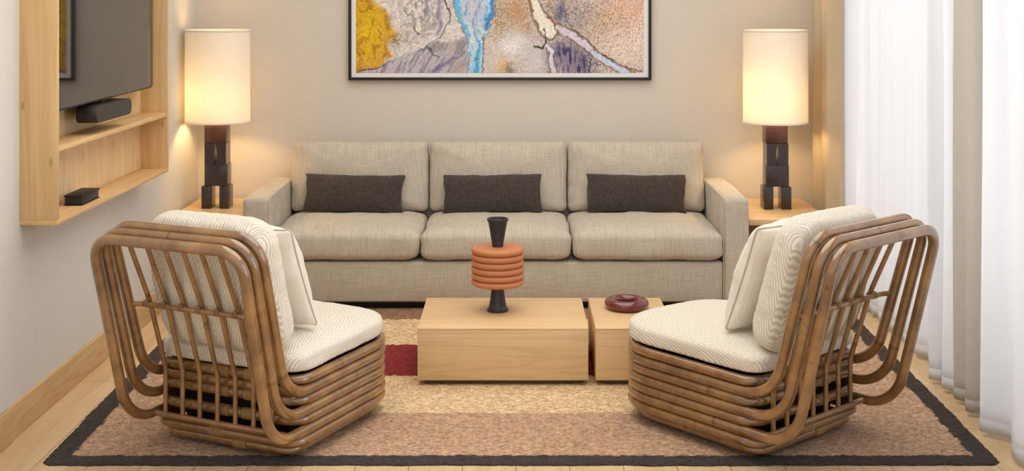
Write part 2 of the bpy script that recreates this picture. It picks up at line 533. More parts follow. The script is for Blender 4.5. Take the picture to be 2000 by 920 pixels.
add_box(bm, -1.797, -1.783, 1.6, 4.35, 0, .124, .003); add_box(bm, -1.812, -1.790, 4.3495, 7.04, 0, .124, .003)
w = struct(from_bm('baseboard_left', bm, M['oak_y']))
struct(box('baseboard_back', -1.79, 1.9, BY-.014, BY, 0, .124, M['maple_x'], r=.003))
# window: frame, mullions, panes; unseen near end lengthened to admit more daylight
wf = empty('window_1', (WX+.05, 4.235, .06)); struct(wf)
bm = bmesh.new()
add_box(bm, -.03, .05, -2.485, 2.485, 0, .07); add_box(bm, -.03, .05, -2.485, 2.485, 2.37, 2.44)
for y in (-2.45, -.82, .82, 2.45): add_box(bm, -.03, .05, y-.035, y+.035, .07, 2.37)
from_bm('window_frame', bm, M['window_frame'], wf)
for y0, y1 in ((-2.415, -.855), (-.785, .785), (.855, 2.415)):
    box('pane', .005, .013, y0, y1, .07, 2.37, M['glass'], wf, r=0)

# ------------------------------------------------------------------ rug
def build_rug():
    nx, ny = 420, 400
    u = np.linspace(0, 1, nx); v = np.linspace(0, 1, ny)
    U, Vv = np.meshgrid(u, v)
    y0, y1 = 4.135, 6.32
    Y = y0+(y1-y0)*Vv
    XL = -1.607-.035*Vv; XR = 1.643+.045*Vv
    X = XL+(XR-XL)*U
    e = lambda s: (fbm(Y*14+s, X*0+s, 3, 3)-.5)
    n1 = fbm(X*75, Y*110, 3, 1); n2 = fbm(X*160, Y*160, 2, 9)
    # soft irregular rim
    ex = np.minimum(X-XL, XR-X); ey = np.minimum(Y-y0, y1-Y)
    ed = np.minimum(ex, ey)
    Z = .0055*np.clip(ed/.012, 0, 1)**.5+(n1-.5)*.007*np.clip(ed/.006, .0, 1)+(n2-.5)*.003*np.clip(ed/.006, 0, 1)
    Z = np.maximum(Z, .001)
    # rounded corners + wavy edge
    X2 = X.copy(); Y2 = Y.copy()
    wx = (fbm(Y*9, X*0+2.5, 3, 5)-.5)*.014+(fbm(Y*60, X*0+2.5, 2, 8)-.5)*.008
    wy = (fbm(X*9, Y*0+2.5, 3, 6)-.5)*.014+(fbm(X*60, Y*0+2.5, 2, 11)-.5)*.008
    X2 += wx*np.where(U < .5, 1, -1)*np.clip(np.abs(U-.5)*2, 0, 1)**8
    Y2 += wy*np.clip(np.abs(Vv-.5)*2, 0, 1)**8
    cx = np.clip(.03-(X-XL), 0, .03); cx2 = np.clip(.03-(XR-X), 0, .03); cy = np.clip(.03-(Y-y0), 0, .03)
    X2 += cx*cy/.03*.45-cx2*cy/.03*.45; Y2 += (cx+cx2)*cy/.03*.45
    # colour areas
    tan = np.array(srgb(180, 145, 112)[:3]); cream = np.array(srgb(219, 190, 148)[:3]); red = np.array(srgb(132, 38, 42)[:3])
    brown = np.array(srgb(150, 112, 84)[:3]); dark = np.array(srgb(62, 52, 47)[:3])
    col = np.zeros(X.shape+(3,)); col[:] = tan
    j = (fbm(X*40, Y*0+1, 2, 21)-.5)*.02; jy = (fbm(Y*40, X*0+1, 2, 22)-.5)*.02
    Yj = Y+j; Xj = X+jy
    mid = (Xj > -1.02) & (Xj < 1.02)
    col[mid & (Yj > 4.655) & (Yj < 6.03)] = cream
    col[mid & (Yj > 5.117) & (Yj < 5.587)] = red
    col[mid & (Yj >= 6.03)] = brown
    pink = np.array(srgb(194, 160, 134)[:3])
    tn = fbm(X*3, Y*5, 3, 31)[..., None]; m = (col == tan).all(-1)
    col[m] = (tan*(1-tn)+pink*tn)[m]
    bo = (X-XL < .083+jy*.7) | (XR-X < .078+jy*.7) | (Y-y0 < .083+j*.7) | (y1-Y < .08)
    col[bo] = dark
    fl = fbm(X*120, Y*170, 2, 40); fl2 = fbm(X*45, Y*80, 2, 44)
    col *= (.62+.5*fl+.28*fl2)[..., None]
    V = np.stack([X2, Y2, Z], -1).reshape(-1, 3)
    idx = np.arange(nx*ny).reshape(ny, nx)
    F = np.stack([idx[:-1, :-1], idx[:-1, 1:], idx[1:, 1:], idx[1:, :-1]], -1).reshape(-1, 4)
    # bottom skirt closes the slab
    me = bpy.data.meshes.new('area_rug')
    rim = list(idx[0, :])+list(idx[1:, -1])+list(idx[-1, :-1][::-1])+list(idx[1:-1, 0][::-1])
    low = V[rim].copy(); low[:, 2] = .0005; b = len(V)
    Vall = np.vstack([V, low]); k = len(rim)
    faces = F.tolist()+[[rim[i], b+i, b+(i+1) % k, rim[(i+1) % k]] for i in range(k)]+[[b+i for i in range(k)][::-1]]
    me.from_pydata(Vall.tolist(), [], faces); me.update()
    me.polygons.foreach_set('use_smooth', [True]*len(me.polygons))
    ca = me.color_attributes.new('Col', 'FLOAT_COLOR', 'POINT')
    call = np.vstack([col.reshape(-1, 3), col.reshape(-1, 3)[rim]])
    ca.data.foreach_set('color', np.hstack([call, np.ones((len(call), 1))]).astype(np.float32).ravel())
    me.materials.append(M['rug'])
    o = bpy.data.objects.new('area_rug', me); C.objects.link(o)
    tag(o, 'woven wool rug in tan, cream and red with a dark brown border', 'rug')
build_rug()
RZ = .007

# ------------------------------------------------------------------ sofa
SX0, SX1, SY0, SY1 = -1.383, 1.181, 6.218, 7.0
SC = (SX0+SX1)/2
sofa = empty('sofa', (SC, SY0, 0)); tag(sofa, 'long three-seat sofa in oatmeal linen against the beige wall', 'sofa')
hw = (SX1-SX0)/2
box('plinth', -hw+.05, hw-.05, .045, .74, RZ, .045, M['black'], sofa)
bm = bmesh.new(); add_box(bm, -hw+.132, hw-.132, .01, .76, .04, .245, .012, 3)
from_bm('base_rail', bm, M['sofa'], sofa)
bm = bmesh.new(); add_box(bm, -hw+.132, hw-.132, .68, .785, .236, .70, .03, 4)
from_bm('back_frame', bm, M['sofa'], sofa)
for s in (-1, 1):
    bm = bmesh.new(); add_box(bm, -.065, .065, 0, .775, .04, .568, .022, 5)
    bmesh.ops.subdivide_edges(bm, edges=[e for e in bm.edges if e.calc_length() > .1], cuts=10, use_grid_fill=True)
    for v in bm.verts:
        a = (1-((v.co.y-.39)/.39)**2); v.co.z += .004*max(0, a)*(1 if v.co.z > .5 else 0)
        v.co.x += .003*math.sin(v.co.y*9+v.co.z*7)
    ar = from_bm('armrest', bm, M['sofa'], sofa); ar.location = (s*(hw-.065), 0, 0)
    lp = fillet([(-.066*s, .002, .045), (-.066*s, .002, .566), (-.066*s, .77, .570)], [0, .022, 0], False, 6)
    tubes('seam', [dict(pts=lp, rad=.0022, sides=6, step=.02)], M['sofa'], ar)
pitch = .7675
for i in (-1, 0, 1):
    # seat cushion: local x,y = plan; +y corner points to the front
    m = Matrix.Translation((0, .30, .330)) @ Matrix.Rotation(PI, 4, 'Z')
    c = cushion('seat_cushion', pitch/2-.003, .322, .078, .086, 5.0, .045, .03, M['sofa'], sofa, crown=.018, wr=.005, seed=40+i*3,
                matrix=m, rings=26, wscale=7)
    c.location = (i*pitch, 0, 0)
    m = Matrix.Translation((0, .648, .590)) @ Matrix.Rotation(math.radians(90-7), 4, 'X')
    c = cushion('back_cushion', pitch/2-.003, .193, .085, .06, 3.8, .028, .03, M['sofa'], sofa, crown=.022, wr=.004, seed=60+i*3,
                matrix=m, rings=24, wscale=8)
    c.location = (i*pitch, 0, 0)
spots = [(-.884, 'dark charcoal boucle lumbar pillow on the left seat of the sofa', 1.2),
         (-.129, 'dark charcoal boucle lumbar pillow on the middle seat, behind the orange ringed vase', -.6),
         (.655, 'dark charcoal boucle lumbar pillow on the right seat of the sofa', .6)]
for k, (x, lab, rot) in enumerate(spots):
    m = Matrix.Rotation(math.radians(90-14), 4, 'X')
    c = cushion('lumbar_pillow', .272, .104, .062, .055, 2.1, .008, .008, M['boucle'], None, concave=.05, wr=.008, seed=80+k*7, matrix=m, wscale=8)
    c.location = (x, 6.715, .517); c.rotation_euler = (0, math.radians(rot), 0)
    tag(c, lab, 'pillow', 'dark boucle pillows on the sofa')

# ------------------------------------------------------------------ coffee tables
def block_table(name, x0, x1, label, grain):
    y0, y1 = 4.985, 5.503
    cx = (x0+x1)/2; t = empty(name, (cx, (y0+y1)/2, RZ)); tag(t, label, 'coffee table')
    h = (x1-x0)/2; d = (y1-y0)/2
    bx = box('plinth', -h+.026, h-.026, -d+.026, d-.026, 0, .0202, M['plinth'], t)
    bm = bmesh.new(); add_box(bm, -h, h, -d, d, .020, .2245, .0015, 2)
    from_bm('body', bm, M[grain], t)
    bm = bmesh.new(); add_box(bm, -h, h, -d, d, .2243, .2305, .0012, 2)
    from_bm('table_top', bm, M[grain], t)
    return t
block_table('coffee_table', -.400, .293, 'wide low square maple block table on the rug in front of the sofa', 'maple_x')
block_table('coffee_table', .323, .645, 'narrow maple block table holding the maroon ring dish', 'maple_x')
TT = .2375
# totem vase
v = empty('vase', (-.079, 5.273, TT)); tag(v, 'totem vase of two black cones and an orange ringed drum', 'vase')
lathe('foot_cone', [(.045, 0), (.0465, .003), (.0455, .009), (.040, .012), (.036, .03), (.030, .065), (.0255, .113)], M['charcoal'], v)
prof = [(.02, .1125)]
n = 6; z0 = .1125; hh = .0272
for i in range(n):
    for k in range(0, 9):
        a = -PI/2+PI*k/8
        prof.append((.1005+.0135*math.cos(a), z0+hh*(i+.5)+hh*.48*math.sin(a)))
prof += [(.02, z0+n*hh)]
lathe('ringed_drum', prof, M['terracotta'], v, sharp=False)
zt = z0+n*hh
lathe('neck_cone', [(.0235, zt), (.026, zt+.02), (.037, zt+.085), (.041, zt+.108), (.0455, zt+.112), (.0465, zt+.116), (.0455, zt+.121), (.040, zt+.121),
                    (.036, zt+.11), (.03, zt+.06), (.0, zt+.05)], M['charcoal'], v, capt=False)
# ring bowl: a fat ring with a shallow dish inside
pr = [(.0, .0), (.066, .0)]
for k in range(0, 37):
    a = -PI/2+(PI*1.62)*k/36
    pr.append((.0715+.0245*math.cos(a), .0225+.0225*math.sin(a)))
pr += [(.044, .008), (.0, .006)]
r = lathe('ring_bowl', pr, M['maroon'], None, capt=False, capb=False, sharp=False)
r.location = (.478, 5.315, TT)
tag(r, 'glossy maroon ring-shaped bowl on the narrow block table', 'bowl')

# ------------------------------------------------------------------ side tables
def side_table(x0, x1, label, vis):
    y0, y1 = 6.33, 7.025; zt = .442
    t = empty('side_table', ((x0+x1)/2, (y0+y1)/2, 0)); h = (x1-x0)/2; d = (y1-y0)/2
    tag(t, label, 'side table', 'maple side tables beside the sofa')
    box('table_top', -h, h, -d, d, zt-.030, zt, M['maple_x'], t, r=.002)
    for sx, sy in ((-1, -1), (1, -1), (-1, 1), (1, 1)):
        cx = sx*(h-.115); cy = sy*(d-.09)
        box('leg', cx-.043, cx+.043, cy-.05, cy+.05, 0, zt-.0298, M['maple_z'], t, r=.002)
    bm = bmesh.new(); add_box(bm, -h+.12, h-.12, d-.05, d-.03, .0, zt-.0305)
    from_bm('back_panel', bm, M['maple_x'], t)
    return t
side_table(-1.806, -1.392, 'maple side table between the pale left wall and the sofa', 0)
side_table(1.20, 1.625, 'maple side table between the sofa and the beige drape', 0)

# ------------------------------------------------------------------ lamps
def lamp(x, y, label, boff, power, side):
    z0 = .442
    t = empty('table_lamp', (x, y, z0)); tag(t, label, 'lamp', 'block-stack table lamps')
    c = .0585; dd = .052
    for s in (-1, 1):   # two feet, slightly proud
        bm = bmesh.new(); add_box(bm, s*.0485-.0255, s*.0485+.0255, -dd-.008, dd-.008, 0, .122, .002)
        from_bm('foot_block', bm, M['block_dark'], t)
    bm = bmesh.new(); add_box(bm, -c-.001, c+.004, -dd, dd, .1222, .238, .002)
    from_bm('lower_block', bm, M['block_dark'], t)
    # split block with a lens-shaped slot
    for s in (-1, 1):
        prof = [(s*c, 0), (s*c, .116)]
        for k in range(13):
            f = k/12; zz = .116*(1-f); ins = .0012+.0065*math.sin(PI*f)
            prof.append((s*ins, zz))
        n = len(prof)
        V = [(a, -dd-.003, .2382+b) for a, b in prof]+[(a, dd-.003, .2382+b) for a, b in prof]
        F = [tuple(range(n)), tuple(range(n, 2*n))[::-1]]+[(i, n+i, n+(i+1) % n, (i+1) % n) for i in range(n)]
        o = link('split_block', V, F, M['block_dark'], t, smooth=False)
        bmx = bmesh.new(); bmx.from_mesh(o.data); bmesh.ops.recalc_face_normals(bmx, faces=bmx.faces[:]); bmx.to_mesh(o.data); bmx.free()
    bm = bmesh.new(); add_box(bm, -c-.002, c-.002+.0, -dd+.004, dd+.004, .3544, .474, .002)
    from_bm('upper_block', bm, M['block_brown'], t)
    # shade
    zb, zt, R = .464, .970, .1745
    ctr = (0, 0)
    sh = lathe('lamp_shade', [(R, zb), (R, zt), (R-.0025, zt), (R-.0025, zb), (R, zb)], M['shade'], t, seg=96, capt=False, capb=False, sharp=False)
    sh.data.set_sharp_from_angle(angle=math.radians(30))
    for z in (zb, zt-.012):
        lathe('shade_trim', [(R+.0002, z), (R+.0012, z+.001), (R+.0012, z+.011), (R+.0002, z+.012)], M['shade'], sh, seg=96, capt=False, capb=False)
    # stem, bulb, spider
    tubes('stem', [dict(pts=[(0, 0, .470), (0, 0, .60)], rad=.006, sides=12, step=.03)], M['metal'], t)
    tubes('shade_spider', [dict(pts=[(-R+.002, 0, zt-.02), (R-.002, 0, zt-.02)], rad=.0018, sides=8, step=.05),
                           dict(pts=[(0, -R+.002, zt-.02), (0, R-.002, zt-.02)], rad=.0018, sides=8, step=.05),
                           dict(pts=[(0, 0, .60), (.055, 0, .68), (.055, 0, .82), (0, 0, zt-.02)], rad=.0018, sides=8, step=.05)], M['metal'], t)
    bz = .645
    pr = [(.012, .598), (.014, .605)]+[(.03*math.sin(a)+.001, bz-.03*math.cos(a)) for a in [PI*k/12 for k in range(2, 13)]]
    lathe('bulb', pr, M['bulb'], t, seg=24, capt=False)
    L = bpy.data.lights.new('bulb_light', 'POINT'); L.energy = power; L.color = (1, .66, .30); L.shadow_soft_size = .035
    lo = bpy.data.objects.new('bulb_light', L); C.objects.link(lo); lo.parent = t; lo.location = (boff[0], boff[1], .60)
    return t
lamp(-1.632, 6.72, 'lit table lamp with white drum shade on the side table by the pale left wall', (-.05, .02), 6.6, 1)
lamp(1.412, 6.69, 'lit table lamp with white drum shade on the side table by the beige drape', (-.05, .02), 6.6, -1)

# ------------------------------------------------------------------ framed art
def build_art():
    AX0, AX1 = -.916, .731; AZ0, AZ1 = 1.157, 2.06
    K = 2400/7.02
    fr = empty('framed_artwork', ((AX0+AX1)/2, BY, 1.116)); tag(fr, 'wide framed abstract artwork of ochre, blue and grey washes above the sofa', 'artwork')
    cx = (AX0+AX1)/2; W = (AX1-AX0)/2; f0 = W+.042
    zt = 2.06+.041-1.116
    bm = bmesh.new()
    add_box(bm, -f0, f0, -.035, 0, 0, .016, .001); add_box(bm, -f0, f0, -.035, 0, zt-.016, zt, .001)
    add_box(bm, -f0, -f0+.016, -.035, 0, .016, zt-.016, .001); add_box(bm, f0-.016, f0, -.035, 0, .016, zt-.016, .001)
    from_bm('picture_frame', bm, M['frame'], fr)
    box('mount', -f0+.016, f0-.016, -.018, -.004, .016, zt-.016, M['mat'], fr, r=0)
    nx, nz = 760, 420
    X, Z = np.meshgrid(np.linspace(AX0, AX1, nx), np.linspace(AZ0, AZ1, nz))
    # layout coordinates: p to the right, q downward, as fractions of a 1720 x 940 sheet whose lower part is known
    p = (X-AX0)/(AX1-AX0)*1722+145; q = 440-(Z-AZ0)*K*3.077
    w1 = (fbm(p/90, q/90, 4, 1)-.5); w2 = (fbm(p/90+9, q/90+4, 4, 2)-.5)
    w3 = fbm(p/22, q/22, 3, 51)-.5; w4 = fbm(p/22+7, q/22+3, 3, 52)-.5
    P = p+w1*70+w3*26; Q = q+w2*70+w4*26
    cr = fbm(p/26+w1*5, q/40+w2*5, 5, 3); fine = fbm(p/7, q/7, 3, 4); sp = fbm(p/4.2, q/4.2, 2, 6)
    def g(x, y, rx, ry, rot=0, hard=1.0):
        c, s = math.cos(rot), math.sin(rot); a = (P-x)*c+(Q-y)*s; b = -(P-x)*s+(Q-y)*c
        d = (a/rx)**2+(b/ry)**2; return np.exp(-d**hard)
    def col3(r, g_, b): return np.array(srgb(r, g_, b)[:3])
    def seg(pts, width, soft=.35, warp=1.0):
        PX = p+w1*70*warp+w3*22; QX = q+w2*70*warp+w4*22; best = np.full(p.shape, 1e9)
        for (x0, y0, r0), (x1, y1, r1) in zip(pts, pts[1:]):
            dx, dy = x1-x0, y1-y0; t = np.clip(((PX-x0)*dx+(QX-y0)*dy)/(dx*dx+dy*dy), 0, 1)
            d = np.hypot(PX-x0-t*dx, QX-y0-t*dy)/((r0+(r1-r0)*t)*width); best = np.minimum(best, d)
        return np.clip((1+soft-best)/(2*soft), 0, 1), best
    img = np.zeros(p.shape+(3,)); img[:] = col3(206, 198, 192)
    def over(mask, c, a=1.0):
        nonlocal img
        m = np.clip(mask*a, 0, 1)[..., None]; img = img*(1-m)+c*m
    cm = np.clip((cr-.35)*3.2, 0, 1)
    over(cm, col3(222, 216, 210), .7); over(np.clip((.45-cr)*6, 0, 1), col3(150, 146, 150), .5)
    # right side speckle ground
    right = np.clip((P-900)/60, 0, 1)
    over(right, col3(212, 202, 192)); over(right*np.clip((sp-.45)*6, 0, 1), col3(150, 124, 104), .75)
    over(right*np.clip((.42-fine)*6, 0, 1), col3(226, 214, 206), .8)
    over(g(1450, 110, 170, 120), col3(166, 158, 156), .75); over(g(1780, 60, 170, 110), col3(220, 184, 160), .75)
    over(g(1800, 260, 190, 130), col3(230, 214, 206), .8); over(g(1640, 150, 110, 90), col3(202, 184, 150), .5)
    over(g(1450, 110, 260, 180)*np.clip((sp-.52)*9, 0, 1), col3(92, 88, 104), .7)
    over(g(1750, 150, 260, 220)*np.clip((sp-.6)*9, 0, 1), col3(176, 110, 84), .8)
    over(g(1000, 120, 90, 160)*np.clip((fine-.4)*5, 0, 1), col3(150, 126, 84), .8)
    over(g(1110, 60, 60, 110), col3(182, 128, 78), .6); over(g(1180, 190, 30, 60), col3(176, 124, 84), .6)
    over(g(1080, 280, 110, 70), col3(226, 222, 224), .9); over(g(1190, 300, 60, 80, .3), col3(188, 186, 188), .7)
    over(g(1020, 400, 36, 50), col3(216, 180, 104), .8); over(g(960, 380, 60, 70), col3(206, 196, 190), .8)
    over(g(1070, 420, 30, 30), col3(110, 92, 84), .7); over(g(1230, 390, 60, 90), col3(208, 204, 210), .7)
    # dark violet basin
    over(g(1430, 370, 170, 95, .35, 2), col3(140, 132, 146), .95)
    over(g(1430, 370, 170, 100, .35, 2)*np.clip((fbm(p/14, q/60, 3, 12)-.5)*7, 0, 1), col3(70, 72, 112), .85)
    over(g(1560, 400, 120, 60, .35, 2)*np.clip((sp-.5)*8, 0, 1), col3(60, 58, 84), .7)
    over(g(1360, 80, 36, 60), col3(84, 92, 132), .85)
    # cream branches with dark rims
    for pts, c, wd in (([(1180, -400, 60), (1205, 0, 26), (1240, 90, 30), (1300, 190, 38)], col3(226, 218, 206), 1.0),
                       ([(1345, 165, 16), (1400, 205, 22), (1470, 240, 26), (1550, 300, 20)], col3(206, 198, 214), 1.0),
                       ([(1270, 270, 10), (1310, 300, 16), (1320, 440, 16)], col3(206, 204, 220), .9),
                       ([(1560, 320, 16), (1660, 380, 20), (1760, 440, 24), (1900, 520, 26)], col3(196, 204, 222), .9)):
        a, b = seg(pts, wd*1.45, .12, .5); over(a, col3(120, 96, 72), .8)
        a, b = seg(pts, wd, .15, .5); over(a, c)
    a, b = seg([(1240, -200, 4), (1290, 20, 5), (1330, 110, 6), (1360, 170, 9)], 1, .4, .5); over(a, col3(168, 124, 76), .6)
    a, b = seg([(1275, 180, 3), (1280, 250, 4), (1250, 290, 8), (1200, 280, 6)], 1, .4, .5); over(a, col3(52, 54, 50), .9)
    a, b = seg([(1380, -60, 3), (1400, 120, 3), (1470, 210, 4), (1560, 280, 4), (1700, 390, 4), (1860, 435, 5)], 1, .5, .4); over(a, col3(96, 80, 60), .8)
    # yellow wash at the left
    yl = np.clip((300+(Q-90)*.35-P)/50, 0, 1)*np.clip((460-Q-(P-150)*.35)/40, 0, 1)
    yl2 = np.clip((430-P+(np.abs(Q-210))*-.7)/60, 0, 1)*np.clip((470-Q-(P-150)*.45)/40, 0, 1)
    over(np.maximum(yl, yl2*(Q > 60)), col3(208, 166, 88)); over(g(210, 170, 70, 140), col3(222, 190, 44), .9)
    over(np.maximum(yl, yl2)*g(190, 60, 160, 90), col3(196, 160, 70), .7)
    over(np.maximum(yl, yl2*(Q > 60))*np.clip((.48-cr)*7, 0, 1), col3(156, 116, 62), .65)
    over(g(400, 250, 60, 50)*np.clip((fine-.45)*6, 0, 1), col3(112, 88, 50), .8)
    over(g(520, 60, 140, 120)*np.clip((.46-fbm(p/18, q/30, 4, 31))*9, 0, 1), col3(120, 118, 116), .8)
    # grey-lilac fan
    fan = np.clip((Q-(430-(P-150)*.36+w1*40))/14, 0, 1)*np.clip((830-P)/30, 0, 1)
    over(fan, col3(186, 180, 188)); over(fan*np.clip((fbm((p+q*.5)/15, q/70, 3, 14)-.5)*6, 0, 1), col3(128, 126, 142), .7)
    over(fan*g(640, 290, 45, 26, -.4), col3(150, 144, 138), .8); over(fan*g(720, 200, 50, 100), col3(176, 164, 152), .8); over(fan*g(770, 400, 60, 50), col3(176, 160, 152), .8)
    a, b = seg([(150, 435, 4), (340, 378, 4), (560, 300, 5), (640, 230, 5), (715, 120, 5), (690, 30, 6), (660, -60, 6)], 1, .6, .5); over(a, col3(72, 70, 86), .85)
    a, b = seg([(330, 372, 7), (460, 340, 9), (600, 250, 12), (690, 130, 12)], 1.4, .7, .5); over(a, col3(214, 208, 210), .6)
    for pts in ([(540, -20, 5), (575, 60, 8), (590, 110, 4)], [(640, -40, 8), (650, 130, 10), (620, 210, 6)], [(600, 440, 5), (700, 370, 6), (790, 310, 4)]):
        a, b = seg(pts, 1.4, .8, .6); over(a, col3(112, 112, 150), .7)
    for pts in ([(440, 60, 3), (470, 100, 3), (490, 70, 3)], [(500, 150, 6), (525, 200, 7)], [(585, 290, 3), (600, 320, 5), (650, 350, 3)]):
        a, b = seg(pts, 1.2, .5, 1); over(a, col3(96, 92, 92), .8)
    # blue river
    riv = [(850, -500, 150), (855, -80, 118), (855, 60, 108), (858, 140, 80), (856, 220, 52), (858, 330, 44), (860, 480, 40)]
    a, b = seg(riv, 1.1, .04, .35); over(a, col3(70, 66, 84), .8)
    a, b = seg(riv, 1.03, .05, .35); over(a, col3(168, 202, 220))
    over(a*np.clip((fbm(p/30, q/110, 4, 19)-.45)*5, 0, 1), col3(204, 214, 222), .9)
    over(a*g(845, 70, 74, 100, 0, 3), col3(192, 190, 202), .95); over(a*g(850, 240, 26, 150, 0), col3(208, 212, 220), .7)
    over(a*np.clip((fbm(p/12, q/40, 3, 23)-.55)*7, 0, 1), col3(92, 160, 200), .7)
    r1, b1 = seg([(742, -60, 8), (755, 60, 10), (775, 170, 14), (800, 240, 7)], 1.3, .5, .4); over(r1*a, col3(104, 180, 214), .9)
    r1, b1 = seg([(962, -60, 8), (955, 90, 8), (915, 160, 12)], 1.2, .5, .4); over(r1, col3(80, 130, 190), .9)
    r1, b1 = seg([(885, 250, 5), (868, 340, 9), (862, 450, 12)], 1.3, .5, .4); over(r1, col3(70, 160, 200), .85)
    r1, b1 = seg([(905, 190, 3), (908, 300, 3), (895, 450, 4)], 1, .5, .4); over(r1, col3(96, 84, 72), .7)
    img = np.clip((img-.42)*1.22+.44, .01, .95)*(.78+.44*fine)[..., None]
    V = np.stack([X-cx, np.full(X.shape, -.0195), Z-1.116], -1).reshape(-1, 3)
    idx = np.arange(nx*nz).reshape(nz, nx)
    F = np.stack([idx[:-1, :-1], idx[:-1, 1:], idx[1:, 1:], idx[1:, :-1]], -1).reshape(-1, 4)
    me = bpy.data.meshes.new('print'); me.from_pydata(V.tolist(), [], F.tolist()); me.update()
    ca = me.color_attributes.new('Col', 'FLOAT_COLOR', 'POINT')
    im = np.clip(img.reshape(-1, 3), 0, 1)
    ca.data.foreach_set('color', np.hstack([im, np.ones((len(im), 1))]).astype(np.float32).ravel())
    me.materials.append(M['art']); o = bpy.data.objects.new('print', me); C.objects.link(o); o.parent = fr
build_art()

# ------------------------------------------------------------------ media niche on the left wall
NY0, NY1 = 4.457, 5.882
NXB, NXF = -1.806, -1.664
ZB, ZT = .752, 2.35
nc = empty('media_cabinet', (NXB, (NY0+NY1)/2, ZB)); tag(nc, 'open knotty maple wall cabinet framing the television on the left wall', 'cabinet')
W = NXF-NXB; hy = (NY1-NY0)/2
box('side_panel', 0, W, -hy, -hy+.018, .0182, ZT-ZB, M['pine_z'], nc, r=.001)
box('side_panel', 0, W, hy-.018, hy, .0182, ZT-ZB, M['pine_z'], nc, r=.001)
box('bottom_panel', 0, W, -hy, hy, 0, .018, M['pine_y'], nc, r=.001)
box('top_panel', 0, W, -hy+.0182, hy-.0182, ZT-ZB-.018, ZT-ZB, M['pine_y'], nc, r=.001)
box('back_panel', 0, .014, -hy+.0182, hy-.0182, .0182, ZT-ZB-.0185, M['pine_back'], nc, r=0)
box('shelf', .0142, W-.002, -hy+.0182, hy-.0182, .264, .284, M['pine_y'], nc, r=.001)
# television
tv = empty('television', (-1.6865, 5.123, 1.161), math.radians(1.5)); tag(tv, 'large dark flat television mounted in the maple wall cabinet', 'television')
th = .72; hl = .644
box('casing', -.038, -.006, -hl, hl, 0, th, M['soft_black'], tv, r=.003)
box('screen', -.0058, 0, -hl+.004, hl-.004, .009, th-.003, M['screen'], tv, r=0)
box('wall_mount', -.100, -.0375, -.2, .2, .2, .5, M['black'], tv, r=.002)
# soundbar: rounded face towards the room
sb = empty('soundbar', (-1.735, 5.06, 1.083)); tag(sb, 'small black soundbar fixed under the television', 'speaker')
pr = fillet([(0, -.223, 0), (0, .223, 0), (0, .223, .068), (0, -.223, .068)], [.031]*4, True, 10)
n = len(pr)
V = []
for dx, s in ((0, .985), (.004, 1), (.078, 1), (.083, .985)):
    for p in pr: V.append((dx, p.y*s, .034+(p.z-.034)*s))
F = [tuple(range(n)), tuple(range(3*n, 4*n))[::-1]]
for k in range(3):
    for i in range(n): F.append((k*n+i, (k+1)*n+i, (k+1)*n+(i+1) % n, k*n+(i+1) % n))
o = link('housing', V, F, M['soft_black'], sb)
bmx = bmesh.new(); bmx.from_mesh(o.data); bmesh.ops.recalc_face_normals(bmx, faces=bmx.faces[:]); bmx.to_mesh(o.data); bmx.free()
o.data.set_sharp_from_angle(angle=math.radians(40))
box('wall_bracket', -.0572, .002, -.05, .05, .02, .05, M['black'], sb, r=.001)
box('mount_tab', .02, .034, .0, .02, .066, .0775, M['metal'], sb, r=.001)
# black box on the cabinet floor
kb = empty('keepsake_box', (-1.722, 4.876, .770)); tag(kb, 'small black lidded box on the bottom board of the wall cabinet', 'box')
box('base_plate', -.036, .036, -.10, .10, 0, .004, M['black'], kb, r=.0008)
box('body', -.034, .033, -.096, .096, .0038, .034, M['soft_black'], kb, r=.0015)
box('lid', -.037, .037, -.101, .101, .0338, .040, M['black'], kb, r=.0015)

